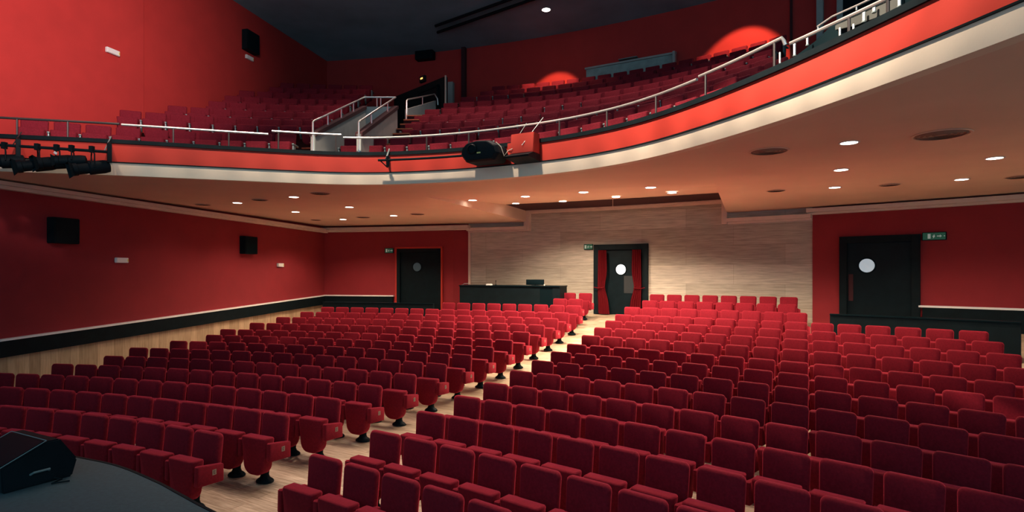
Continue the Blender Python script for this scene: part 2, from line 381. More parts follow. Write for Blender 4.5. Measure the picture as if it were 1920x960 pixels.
def ceil_pt(px, py):
    p = plane_pt(px, py, SOF); d = Vector((U(px), 1, (YH-py)/F))
    t = (dn(PA, SOF)-Vector((0, 0, EYE))).dot(nr)/d.dot(nr); q = Vector((0, 0, EYE))+d*t
    def side(a, b_, c): return (b_.x-a.x)*(c.y-a.y)-(b_.y-a.y)*(c.x-a.x)
    inside = side(PA, PB, p) > 0 and side(PB, PD, q) > 0 and side(PC, PA, q) > 0
    return (q, True) if inside else (p, False)
# upper ceiling
b = MB(); b.quad((-20, -6, CEIL), (26, -6, CEIL), (26, 34, CEIL), (-20, 34, CEIL)); struct(b.build('ceiling', 'dark_ceiling'))
b = MB()
for off in (0, .55): 
    A_, B_ = plane_pt(820, 62, CEIL-.1), plane_pt(1100, -35, CEIL-.1)
    b.tube([(A_.x, A_.y-off, CEIL-.08), (B_.x, B_.y-off, CEIL-.08)], .05, 6)
struct(b.build('trim_ceiling_track', 'black'))

# balcony front: cream band, red fascia, black cap
def offset_path(P, d):
    out = []
    for i, p in enumerate(P):
        t = (P[min(i+1, len(P)-1)]-P[max(i-1, 0)]).normalized(); out.append(p+Vector((-t.y, t.x))*d)   # d>0: away from the stage
    return out
TRIM = [p for p in EDGE]
def ribbon(name, m, sect):       # sect: list of (offset, z); swept along the balcony edge
    b = MB(); L = []
    paths = [offset_path(TRIM, o) for o, z in sect]
    for i in range(len(TRIM)): L.append([Vector((paths[k][i].x, paths[k][i].y, sect[k][1])) for k in range(len(sect))])
    b.loops(L); return struct(b.build(name, m, smooth=True))
ribbon('trim_balcony_cream_band', 'cream', [(0, SOF-.005), (.16, SOF-.005), (.16, 4.99), (-.025, 4.99)])
ribbon('trim_balcony_moulding', 'black', [(-.05, 4.985), (.1, 4.985), (.1, 5.005), (-.05, 5.005)])
ribbon('wall_balcony_front', 'fascia_red', [(0, 5.0), (.14, 5.0), (.14, 5.38), (0, 5.38)])
ribbon('trim_balcony_cap', 'black', [(-.035, 5.37), (.2, 5.37), (.2, 5.445), (-.035, 5.445)])

# ------------------------------------------------------------------ balcony floor and steps
BR = dict(r=[8.41]+[10.46+.92*i for i in range(7)], z=[6.02]+[6.89+.45*i for i in range(7)])
BL = dict(r=[10.09]+[12.13+.92*i for i in range(7)], z=[6.02]+[6.89+.45*i for i in range(7)])
BH = .87
FZ = 5.15
ring2 = offset_path(EDGE, .1)+[Vector((16, -.5)), Vector((16, 4.5))]+arcpts(radians(28), ang(wl_end, C0), RW, 30)+[Vector((wallx(9.4)-3, 9.4))]
struct(flatpoly(ring2, FZ).build('floor_balcony', 'carpet'))
def steps(name, c, B, a0, a1, rmax_clip):
    b = MB(); n = 40
    for k in range(1, 8):
        r0 = B['r'][k]-.42; z0 = (B['z'][k-1]-BH) if k > 1 else FZ; z1 = B['z'][k]-BH
        r1 = r0+.92 if k < 7 else r0+2.2
        for i in range(n):
            p, q = a0+(a1-a0)*i/n, a0+(a1-a0)*(i+1)/n
            P, Q = pol(c, r0, p), pol(c, r0, q); P2, Q2 = pol(c, r1, p), pol(c, r1, q)
            if (P-Vector(C0)).length > RW-.05 or (Q-Vector(C0)).length > RW-.05 or P.x < wallx(P.y) or Q.x < wallx(Q.y): continue
            def cl(v, base):
                d = (v-Vector(C0)).length
                if d > RW: v = Vector(C0)+(v-Vector(C0))*(RW/d)
                if v.x < wallx(v.y): v = Vector((wallx(v.y)+.01, v.y))
                return v
            P2, Q2 = cl(P2, P), cl(Q2, Q)
            b.quad((P.x, P.y, z0), (Q.x, Q.y, z0), (Q.x, Q.y, z1), (P.x, P.y, z1))
            b.quad((P.x, P.y, z1), (Q.x, Q.y, z1), (Q2.x, Q2.y, z1), (P2.x, P2.y, z1))
    return struct(b.build(name, 'carpet'))
VL0, VL1 = Vector((-4.42, 12.95)), Vector((-4.02, 15.9)); VR0, VR1 = Vector((-3.40, 12.95)), Vector((-3.17, 15.9))  # stairwell walls
steps('floor_balcony_steps_right', CR, BR, radians(-8), ang((-3.0, 15.9), CR), RW)
steps('floor_balcony_steps_left', CL, BL, ang((-4.55, 15.9), CL), radians(150), RW)

# ------------------------------------------------------------------ doors in the back wall
def door(n, px0, px1, r, zt, zb, port, frame_m, surround=None, fw=.17, port_mat='porthole_dim', pz=3.0, pr=.16, port_px=None):
    A, B = hit(px0, C0, r), hit(px1, C0, r); Mid = (A+B)/2; rz = atan2(B.y-A.y, B.x-A.x); w = (B-A).length/2
    R_ = struct(root('door_%d' % n, (Mid.x, Mid.y, zb), rz)); h = zt-zb
    if surround:
        f = MB(); f.box(-w-.07, -w, -.10, .05, 0, h+.07); f.box(w, w+.07, -.10, .05, 0, h+.07); f.box(-w-.07, w+.07, -.10, .05, h, h+.07); f.build('surround', surround, R_)
    f = MB(); f.box(-w, -w+fw, -.12, .1, 0, h); f.box(w-fw, w, -.12, .1, 0, h); f.box(-w+fw, w-fw, -.12, .1, h-fw, h); f.build('door_frame', frame_m, R_, bevel=.006)
    l = MB(); l.box(-w+fw, w-fw, -.03, .02, 0, h-fw); leaf = l.build('door_leaf', 'door_black', R_)
    px = 0
    if port_px is not None:
        P = hit(port_px, C0, r); px = (P-Mid).dot(Vector((cos(rz), sin(rz))))
    M = Matrix.Translation((px, -.03, pz-zb)) @ Matrix.Rotation(pi/2, 4, 'X')
    g = MB(); g.lathe([(pr, 0), (pr, .012)], 28, M=M); g.build('porthole', port_mat, leaf)
    g = MB(); L = []
    for rr, y in ((pr, 0), (pr+.035, 0), (pr+.03, .022), (pr, .022), (pr, 0)): L.append([M @ Vector((rr*cos(2*pi*i/28), rr*sin(2*pi*i/28), y)) for i in range(28)])
    g.loops(L, cap=(False, False)); g.build('porthole_ring', 'black_gloss', leaf)
    return R_, w, h, leaf
door(1, 746, 828, RW-.2, 3.80, 1.28, None, 'black', 'fascia_red', .14, 'porthole_dim', EYE+12*23.2/F, .17, 783)
d2, w2, h2, leaf2 = door(2, 1115, 1216, RW, 3.84, 1.385, None, 'black', None, .19, 'porthole_lit', EYE+7.5*20.2/F, .175, 1165)
d3, w3, h3, leaf3 = door(3, 1575, 1726, RW-.05, 3.86, 1.2, None, 'black', None, .19, 'porthole_blue', EYE+14.5*16.5/F, .19, 1626)
g = MB(); g.box(-w3+.22, -w3+.34, -.05, -.03, .85, 1.6); g.build('push_plate', 'carpet', leaf3, bevel=.004)
g = MB(); g.box(.12, .52, -.05, -.032, .75, 1.35); g.build('notice', 'poster', leaf2)
# curtains of the middle door
def curtain(side, lab):
    r_ = root('curtain', d2.location+Matrix.Rotation(d2.rotation_euler.z, 3, 'Z') @ Vector((0, -.22, .005)), d2.rotation_euler.z)
    b = MB(); L = []; N = 36
    for zi in range(17):
        t = zi/16; z = .01+t*(h2-.22)
        tie = math.exp(-((t-.42)/.16)**2)
        wd = .33 if t > .5 else .33; wd = .30+.10*(1-t)-.10*tie
        cx = side*(w2-.17-wd/2*1.0-.02-(.0 if t > .45 else .06*(.45-t)))
        if t > .42: cx += side*-.03*(t-.42)
        fr = [Vector((cx-wd/2+wd*i/N, .035*sin(i/N*2*pi*5)*(1-.5*tie), z)) for i in range(N+1)]
        bk = [Vector((p.x, p.y+.02, p.z)) for p in reversed(fr)]
        L.append(fr+bk)
    b.loops(L); b.build('cloth', 'curtain', r_, smooth=True)
    t = MB(); zt = .01+.42*(h2-.22); t.tube([(side*(w2-.06), -.02, zt), (side*(w2-.2), -.06, zt-.03), (side*(w2-.40), -.07, zt-.02), (side*(w2-.43), -.02, zt)], .018, 6); t.build('tieback', 'curtain', r_, smooth=True)
    tag(r_, lab, 'curtain', 'curtains of the middle door')
curtain(-1, 'left dark red curtain tied back in the middle black doorway')
curtain(1, 'right dark red curtain tied back in the middle black doorway, partly behind seats')

# ------------------------------------------------------------------ low black walls behind the last rows
def lowwall(name, pa, pb, z1, lab):
    b = MB(); a0, a1 = hang(pa, C0, 32.45), hang(pb, C0, 32.45); z0 = floor_z(32.45)-.02
    o0 = MB(); arcbox(o0, C0, 32.45, 32.55, a0, a1, z0, z1-.03); o = o0.build(name, 'black')
    c = MB(); arcbox(c, C0, 32.42, 32.58, a0, a1, z1-.03, z1); c.build('top_rail', 'black_gloss', o)
    tag(o, lab, 'low wall')
lowwall('low_wall', 605, 812, 1.79, 'long low black wall behind the left stalls seats, below the left door')
lowwall('low_wall', 1556, 1914, 1.83, 'long low black wall behind the right stalls seats, below the right door')

# ================================================================== STALLS SEATS
# local frame: x to the photo's right, -y towards the stage
def seat_parts(fab, arm_m, balcony=False):
    P = {}
    tilt = Matrix.Translation((0, .05, .34)) @ Matrix.Rotation(radians(-5), 4, 'X') @ Matrix.Translation((0, -.05, -.34))
    b = MB(); b.slab(rrect(-.234, .234, .30, .882, .03, .055 if not balcony else .03, 4, .012), 'y', .035, .125, .028, M=tilt); P['backrest'] = b.mesh('backrest', fab, smooth=True)
    b = MB(); b.slab(rrect(-.225, .225, .135, .635, .15, .022, 6, .035), 'y', -.255, -.09, .026); P['seat_pan'] = b.mesh('seat_pan', fab, smooth=True)
    if not balcony:
        b = MB(); b.slab([(-.235, .345), (.09, .33), (.10, .34), (.10, .525), (.09, .54), (-.225, .585), (-.24, .575), (-.245, .36)], 'x', -.034, .034, .011); P['armrest'] = b.mesh('armrest', fab, smooth=True)
    else:
        b = MB(); b.slab(rrect(-.22, .12, .56, .60, .012, .012, 2), 'x', -.025, .025, .01)
        b.slab([(-.20, .40), (-.10, .32), (-.05, .32), (-.07, .57), (-.20, .57)], 'x', -.016, .016, .006); P['armrest'] = b.mesh('armrest', arm_m, smooth=True)
    b = MB(); b.lathe([(.13, 0), (.13, .012), (.115, .03), (.075, .055), (.06, .09), (.065, .16), (.09, .24), (.09, .45)], 14, c=(0, -.06), sx=1, sy=.8); P['pedestal'] = b.mesh('pedestal', 'seat_metal', smooth=True)
    b = MB(); b.box(-.002, .002, -.026, .026, -.032, .032); b.box(.002, .003, -.008, .010, -.018, -.012, 1); b.box(.002, .003, -.008, .010, .012, .018, 1); b.box(.002, .003, -.010, -.004, -.018, .018, 1); P['number_plate'] = b.mesh('number_plate', ['plate', 'ink'])
    return P
SP = seat_parts('seat_fabric', None)
def make_seat(kind, SPx):
    r_ = root(kind, (0, 0, 0)); ch = {}
    for k in ('backrest', 'seat_pan', 'pedestal', 'armrest'):
        o = bpy.data.objects.new(k, SPx[k]); COL.objects.link(o); o.parent = r_; ch[k] = o
        if k == 'armrest': o.location = (.275, 0, 0)
    return r_, ch
seat0, ch0 = make_seat('theatre_seat', SP)
used0 = [False]
def put(proto, ch, flag, loc, rz, extra, plate, label, group, SPx):
    if not flag[0]: r_ = proto; flag[0] = True; parts = ch
    else:
        r_ = proto.copy(); COL.objects.link(r_); parts = {}
        for k, o in ch.items():
            c = o.copy(); COL.objects.link(c); c.parent = r_; parts[k] = c
    r_.location = loc; r_.rotation_euler = (0, 0, rz); tag(r_, label, 'seat', group)
    if extra:
        c = bpy.data.objects.new('armrest', SPx['armrest']); COL.objects.link(c); c.parent = r_; c.location = (-.275, 0, 0)
    if plate:
        c = bpy.data.objects.new('number_plate', SPx['number_plate']); COL.objects.link(c); c.parent = parts['armrest']; c.location = (.0355, -.03, .47)
    return r_
AR = [1.0182, 1.0202, 1.0238, 1.027, 1.0313, 1.0337, 1.0365, 1.0388, 1.0413, 1.0432, 1.0455, 1.0476, 1.0497, 1.0512, 1.0439, 1.0452]
AL = [1.1184, 1.1136, 1.1115, 1.1107, 1.1105, 1.109, 1.1088, 1.1085, 1.1084, 1.1083, 1.1083, 1.1081, 1.1093, 1.1085]
LEFT_END = {1: -60, 2: -60, 3: -25, 4: 86, 5: 179, 6: 228, 7: 301, 8: 363, 9: 420, 10: 474, 11: 522, 12: 563, 13: 602, 14: 829}
PITCH = .55
spec = []
def seat_at(k, a_left, block, idx, last, end):
    r = row_r(k); a = a_left-.235/r; ro = r-.09
    p = pol(C0, ro, a); z = floor_z(ro)
    t = pol(C0, r, a_left); u, v = proj(t.x, t.y, row_z(k)+TOPH)
    spec.append(dict(p=(p.x, p.y, row_z(k)), rz=a-pi/2, block=block, row=k, idx=idx, u=u, v=v, end=end, last=last, d=p.y))
for k in range(1, 17):
    n = 15 if k <= 13 else (9 if k == 14 else 8)
    for i in range(n):
        a = AR[k-1]-i*PITCH/row_r(k); t = pol(C0, row_r(k), a); u, v = proj(t.x, t.y, row_z(k)+TOPH)
        if u > 1935 or v > 985: continue
        seat_at(k, a, 'right', i+1, i == n-1, i == 0)
for k in range(1, 15):
    i = 0
    while True:
        a = AL[k-1]+i*PITCH/row_r(k); t = pol(C0, row_r(k), a); u, v = proj(t.x, t.y, row_z(k)+TOPH)
        if u < LEFT_END[k]-9: break
        t2 = pol(C0, row_r(k), a+PITCH/row_r(k)); u2, _ = proj(t2.x, t2.y, 1)
        seat_at(k, a, 'left', i+1, u2 < LEFT_END[k]-9, i == 0); i += 1
for k, pxs in ((15, (1066, 1037)), (16, (1085, 1055))):
    for i, px in enumerate(pxs): seat_at(k, hang(px, C0, row_r(k)), 'left', i+1, i == 1, i == 0)
spec.sort(key=lambda s: s['d'])
near, far = spec[:300], spec[300:]
for s in near:
    lab = 'red folding seat in %s stalls block, %s row from front, %s from centre aisle' % (s['block'], ORD[s['row']], ORD[s['idx']])
    extra = (s['block'] == 'right' and s['end']) or (s['block'] == 'left' and s['last'])
    put(seat0, ch0, used0, s['p'], s['rz'], extra, s['block'] == 'left' and s['end'], lab, 'red folding seats of the stalls', SP)
# the remaining seats furthest from the stage
def joined(name, specs, SPx, mats, parts, group_lab, cat):
    V = []; Fc = []; Mi = []; 
    order = {m: i for i, m in enumerate(mats)}
    for s in specs:
        M = Matrix.Translation(s['p']) @ Matrix.Rotation(s['rz'], 4, 'Z')
        lst = [(k, (0, 0, 0) if k != 'armrest' else (.275, 0, 0)) for k in parts]
        if (s['block'] == 'right' and s['end']) or (s['block'] == 'left' and s['last']): lst.append(('armrest', (-.275, 0, 0)))
        if s['block'] == 'left' and s['end']: lst.append(('number_plate', (.3105, -.03, .47)))
        for k, off in lst:
            me = SPx[k]; n = len(V); Mo = M @ Matrix.Translation(off); mi = order[me.materials[0].name]
            V += [tuple(Mo @ v.co) for v in me.vertices]; Fc += [tuple(n+i for i in p.vertices) for p in me.polygons]; Mi += [mi]*len(me.polygons)
    me = bpy.data.meshes.new(name); me.from_pydata(V, [], Fc)
    for m in mats: me.materials.append(MAT[m])
    me.polygons.foreach_set('material_index', Mi); me.polygons.foreach_set('use_smooth', [True]*len(Fc))
    try: me.set_sharp_from_angle(angle=radians(40))
    except Exception: pass
    o = bpy.data.objects.new(name, me); COL.objects.link(o); tag(o, group_lab, cat, kind='stuff'); return o
if far: joined('rear_theatre_seats', far, SP, ['seat_fabric', 'seat_metal', 'plate'], ('backrest', 'seat_pan', 'pedestal', 'armrest'), 'rearmost rows of red folding seats in the stalls, nearest the back wall', 'seats')

# ================================================================== BALCONY SEATS
SB = seat_parts('balcony_fabric', 'arm_grey', True)
bseat0, bch0 = make_seat('balcony_seat', SB); usedb = [False]
def bput(c, r, a, z, block, row, idx, extra):
    p = pol(c, r-.09, a)
    lab = 'dark red seat in %s balcony block, %s row up, %s seat from centre stairs' % (block, ORD[row], ORD[idx])
    put(bseat0, bch0, usedb, (p.x, p.y, z), a-pi/2, extra, False, lab, 'dark red seats of the balcony', SB)
RS = [646, 760, 777, 797, 832, 865, 901, 923]
bcount = 0
def edge_dist(p):
    return min((p-q).length for q in EDGE)
for k in range(8):
    r = BR['r'][k]; a = hang(RS[k], CR, r); i = 0
    while i < 40:
        p = pol(CR, r, a-.22/r); t = pol(CR, r, a-.45/r); u = proj(t.x, t.y, 1)[0]
        if u > 1482 or (k == 0 and u > 1400): break
        if hypot(p.x-C0[0], p.y-C0[1]) < RW-.15:
            bput(CR, r, a-.22/r, BR['z'][k]-BH, 'right', k+1, i+1, i == 0); bcount += 1
        a -= PITCH/r; i += 1
for k in range(8):
    r = BL['r'][k]
    y = hit(553 if k == 0 else 590, CL, r).y
    Q = VL0+(VL1-VL0)*((y-VL0.y)/(VL1.y-VL0.y)); X = Q.x-.75
    # right end of the row beside the stairs
    a = hang(553, CL, r) if k == 0 else None
    if a is None:
        a = pi/2
        while pol(CL, r, a).x > X-.05*(k-1): a += .002
    a += .22/r; i = 0
    while i < 30:
        p = pol(CL, r, a)
        if p.x < wallx(p.y)+(.42 if k > 0 else .3): break
        if k == 0 and proj(p.x, p.y, 1)[0] < 60: break
        if hypot(p.x-C0[0], p.y-C0[1]) < RW-.15:
            bput(CL, r, a, BL['z'][k]-BH, 'left', k+1, i+1, False); bcount += 1
        a += PITCH/r; i += 1
print('stalls seats', len(spec), 'balcony', bcount)

# ------------------------------------------------------------------ stairwell in the middle of the balcony
def slopewall(b, P, Q, zb, zp, zq, th=.10):
    t = (Q-P).normalized(); n = Vector((-t.y, t.x))*th/2
    L = []
    for X, z in ((P, zp), (Q, zq)): L.append([Vector((*(X-n), zb)), Vector((*(X+n), zb)), Vector((*(X+n), z)), Vector((*(X-n), z))])
    b.loops(L)
b = MB(); slopewall(b, VL0, VL1, FZ, 5.92, 7.35); slopewall(b, VL1, VR1, FZ, 7.35, 7.35); struct(b.build('wall_stairwell_left', 'grey_wall'))
b = MB(); slopewall(b, VR0, VR1, FZ, 5.92, 7.35); struct(b.build('wall_stairwell_right', 'grey_wall'))
b = MB(); 
def capstrip(b, P, Q, zp, zq, th=.16, h=.09):
    t = (Q-P).normalized(); n = Vector((-t.y, t.x))*th/2; L = []
    for X, z in ((P, zp), (Q, zq)): L.append([Vector((*(X-n), z)), Vector((*(X+n), z)), Vector((*(X+n), z+h)), Vector((*(X-n), z+h))])
    b.loops(L)
capstrip(b, VL0, VL1, 5.86, 7.30); struct(b.build('trim_stairwell_cap_left', 'carpet'))
b = MB(); capstrip(b, VR0, VR1, 5.86, 7.30); struct(b.build('trim_stairwell_cap_right', 'carpet'))
def rail(name, path, posts, lab, r=.022, cat='handrail', group=None, mt='steel', foot=None):
    b = MB(); b.tube(path, r, 8); o = b.build(name, mt, None, smooth=True)
    for p in posts:
        q = MB(); q.tube([Vector(p[0]), Vector(p[1])], r*.75, 6); q.build('post', 'rail_dark' if cat == 'guard rail' else mt, o, smooth=True)
    tag(o, lab, cat, group); return o
def v3(p, z): return Vector((p.x, p.y, z))
mid = lambda P, Q, t: P.lerp(Q, t)
rail('handrail', [v3(VL0, 5.45), v3(VL0, 6.18), v3(VL0, 6.2)+Vector((.01, .05, .02)), v3(VL1, 7.62), v3(VR1, 7.62)],
     [(v3(mid(VL0, VL1, t), 5.93+1.43*t), v3(mid(VL0, VL1, t), 6.2+1.42*t)) for t in (.25, .5, .75)]+[(v3(mid(VL1, VR1, t), 7.36), v3(mid(VL1, VR1, t), 7.6)) for t in (.4, .52)],
     'steel handrail on left side of the grey balcony stairwell, turning across its back')
rail('handrail', [v3(VR0, 5.45), v3(VR0, 6.18), v3(VR0, 6.2)+Vector((.01, .05, .02)), v3(VR1, 7.62)],
     [(v3(mid(VR0, VR1, t), 5.93+1.43*t), v3(mid(VR0, VR1, t), 6.2+1.42*t)) for t in (.3, .75)],
     'steel handrail on right side of the grey balcony stairwell')
# small lit notice on the stairwell wall
# stair flights beside the stairwell
def flight(name, P, Q, w, n, z0, dzs, lab):
    o = None; t = (Q-P).normalized(); nn = Vector((t.y, -t.x)); Ls = (Q-P).length/n
    rz = atan2(t.y, t.x)-pi/2
    r_ = root(name, (P.x, P.y, z0), rz); 
    for i in range(n):
        s = MB(); s.box(0, w, i*Ls, (i+1)*Ls+.02, 0 if i == 0 else (i)*dzs-.02, (i+1)*dzs-.03); so = s.build('riser', 'carpet', r_)
        s = MB(); s.box(0, w, i*Ls-.03, (i+1)*Ls, (i+1)*dzs-.03, (i+1)*dzs); s.build('tread', 'tread', r_, bevel=.004)
    tag(r_, lab, 'stairs')
flight('stair_flight', Vector((-3.25, 13.35)), Vector((-3.02, 17.3)), .44, 10, FZ, .225, 'narrow stairs with orange wooden treads right of the grey balcony stairwell')
flight('stair_flight', Vector((-5.12, 13.15)), Vector((-4.65, 17.2)), .5, 10, FZ, .225, 'narrow stairs with orange wooden treads left of the grey balcony stairwell')
# upper landing wall with short rail, and the black portal behind
S0, S1 = Vector((-3.18, 17.6)), Vector((-2.55, 19.2))
b = MB(); slopewall(b, S0, S1, 6.6, 7.78, 8.5); struct(b.build('wall_landing', 'grey_wall'))
rail('handrail', [v3(S0, 7.1), v3(S0, 8.03), v3(S0, 8.06)+Vector((.02, .05, .02)), v3(S1, 8.72), v3(S1, 8.6)+Vector((.08, .1, 0)), v3(S1, 8.4)+Vector((.1, .12, 0))],
     [(v3(mid(S0, S1, .55), 7.85), v3(mid(S0, S1, .55), 8.42))], 'short steel handrail beside the dark balcony exit')
T0, T1 = Vector((-4.35, 21.5)), Vector((-2.22, 19.25))
b = MB(); t = (T1-T0).normalized(); n_ = Vector((-t.y, t.x)); L = []
for X in (T0, T1): L.append([v3(X, 6.6), v3(X+n_*.12, 6.6), v3(X+n_*.12, 9.32), v3(X, 9.32)])
b.loops(L); struct(b.build('wall_exit_portal', 'black'))
b = MB(); 
for X in (T1,): b.tube([v3(X+t*.05, 6.6), v3(X+t*.05, 9.34)], .03, 4)
struct(b.build('trim_exit_portal', 'cornice'))
R_ = struct(root('door_4', v3(mid(T0, T1, .72), 7.0), atan2(t.y, t.x)))
b = MB(); b.box(-.5, .5, -.06, 0, 0, 2.05); b.build('door_leaf', 'door_black', R_); b = MB(); b.box(-.57, -.5, -.08, 0, 0, 2.1); b.box(.5, .57, -.08, 0, 0, 2.1); b.box(-.57, .57, -.08, 0, 2.05, 2.12); b.build('door_frame', 'black_gloss', R_)
# pilasters on the red wall
def pilaster(name, pa, pb, z0, z1, m, d=.18):
    b = MB(); arcbox(b, C0, RW-d, RW, hang(pa, C0, RW), hang(pb, C0, RW), z0, z1, 2); struct(b.build(name, m))
pilaster('trim_pilaster_grey', 843, 852, 8, 10.3, 'grey_wall'); pilaster('trim_pilaster_dark', 868, 875, 8, CEIL, 'carpet')
pilaster('trim_pilaster_right', 1533, 1545, 7, CEIL, 'grey_wall'); pilaster('trim_pilaster_right_far', 1571, 1582, 7, CEIL, 'grey_wall'); pilaster('wall_recess_right', 1582, 1760, 7, CEIL, 'black', .1)
pilaster('trim_pipe_right', 1482, 1486, 7, CEIL, 'carpet', .08)

# ------------------------------------------------------------------ balcony guard rail in separate lengths
def edge_at(px, off=.06):        # balcony edge under a column of the photo
    P = offset_path(EDGE, off); best = None
    for i in range(len(P)-1):
        a, c = P[i], P[i+1]
        if a.y < .3 or c.y < .3: continue
        ua, uc = 960+F*a.x/a.y, 960+F*c.x/c.y
        if min(ua, uc) <= px <= max(ua, uc):
            t = (px-ua)/(uc-ua) if uc != ua else 0; q = a.lerp(c, t)
            if best is None: best = q
    return best if best is not None else P[0]
def guard(px0, px1, z, posts, lab, ends=None, mt='steel', zend=None):
    n = max(4, int((px1-px0)/12)); pts = []
    for i in range(n+1):
        px = px0+(px1-px0)*i/n; q = edge_at(px); pts.append(v3(q, z if zend is None else z+(zend-z)*i/n))
    if ends:
        pts.append(pts[-1]+Vector((.02, -.01, -.04))); pts.append(pts[-1]+Vector((.02, 0, -.05)))
    rail('guard_rail', pts, [(v3(edge_at(p), 5.44), v3(edge_at(p), (z if zend is None else z+(zend-z)*(p-px0)/(px1-px0))-.01)) for p in posts], lab, .023, 'guard rail', 'guard rails along the balcony front', mt)
def dark_l(px0, px1): pass
guard(-60, 224, 5.77, (32, 127), 'dark metal guard rail at the far left of the balcony front above the stage lights', mt='rail_dark')
guard(228, 503, 5.76, (325, 429), 'shiny guard rail along the left balcony seats, ending left of a gap')
guard(510, 640, 5.83, (522, 630), 'short raised guard rail in front of the grey balcony stairwell')
guard(644, 1307, 5.77, (800, 879, 1049, 1138, 1230), 'long curved guard rail along the middle of the balcony front')
guard(1311, 1466, 5.80, (1323, 1452), 'guard rail in front of the right balcony seats, bent down at its end', True)
guard(1482, 1960, 5.68, (1592, 1665), 'guard rail at far right of the balcony front above the dark platform', zend=5.55)

# right wing: dark platform, stair stringer, posts and second rail
e1, e2 = edge_at(1490, .35), edge_at(1760, .35)
dirw = (e2-e1).normalized(); nw = Vector((-dirw.y, dirw.x))
if nw.x < 0: nw = -nw
def zat(px, py, off): q = edge_at(px, off); return v3(q, EYE+(YH-py)*q.y/F)
b = MB(); L = []
for px, py in ((1492, 105), (1530, 76), (1560, 47), (1600, 44), (1650, 18), (1720, -20)):
    X = zat(px, py, .45); Y = edge_at(px, 1.5); L.append([Vector((X.x, X.y, FZ)), Vector((Y.x, Y.y, FZ)), Vector((Y.x, Y.y, X.z)), X])
b.loops(L); pl = b.build('side_platform', 'black_gloss'); tag(pl, 'black sloping platform behind the guard rail at the right end of the balcony', 'platform')
b = MB(); X0, X1 = zat(1566, 48, .40), zat(1690, -8, .40); h = .09
L = []
for X, hh in ((X0, .05), (X0.lerp(X1, .3), .10), (X1, .13)): L.append([X+Vector((0, 0, -hh)), X+Vector((.06, .03, -hh)), X+Vector((.06, .03, 0)), X])
b.loops(L); st = b.build('stair_stringer', 'stringer_grey'); tag(st, 'grey sloping stair side on the black platform at the right balcony end', 'stair side')
rail('handrail', [zat(1533, 50, .62), zat(1561, 31, .62), zat(1610, 9, .62), zat(1690, -28, .62)], [(zat(1534, 62, .62), zat(1534, 50, .62)), (zat(1606, 19, .62), zat(1606, 10, .62))],
     'thin upper handrail above the right end of the balcony, higher than the guard rail', r=.014)
for i, (px, y0, y1, off, w) in enumerate(((1462.5, 119, 98, .30, .012), (1490, 104, 82, .30, .016), (1514, 84, 71, .36, .014), (1575, 69, 52, .30, .012), (1600.5, 57, 45, .30, .012), (1620, 40, 21, .34, .016), (1639, 22, 9, .34, .016), (1665, 24, 14, .28, .010), (1686.5, 12, -4, .30, .016))):
    A, B = zat(px, y0, off), zat(px, y1, off); sh = MB(); sh.tube([A, B], w, 8); o = sh.build('short_post', 'white_plastic', smooth=True)
    cp = MB(); cp.lathe([(w*1.5, A.z-.012), (w*1.5, A.z+.004)], 10, c=(A.x, A.y)); cp.build('foot', 'arm_grey', o)
    tag(o, '%s from left of the nine pale short posts at the right end of the balcony' % ORD[i+1], 'post', 'pale short posts behind the right guard rail')

# ------------------------------------------------------------------ projection booth window
A, B = hit(1101, C0, RW), hit(1268, C0, RW); Mid = (A+B)/2; rz = atan2(B.y-A.y, B.x-A.x); w = (B-A).length/2
wn = struct(root('window_1', (Mid.x, Mid.y, 9.5), rz))
b = MB(); b.box(-w, w, -.10, .05, 0, .62); b.build('window_panel', 'booth_grey', wn)
b = MB(); b.box(-w-.03, w+.03, -.16, -.08, .60, .66); b.box(w-.06, w+.02, -.3, -.08, 0, .64); b.build('window_frame', 'grey_wall', wn)
b = MB(); b.box(-.35, .3, -.22, -.05, .70, .73); ls = b.build('ledge_lamp', 'arm_grey', wn)

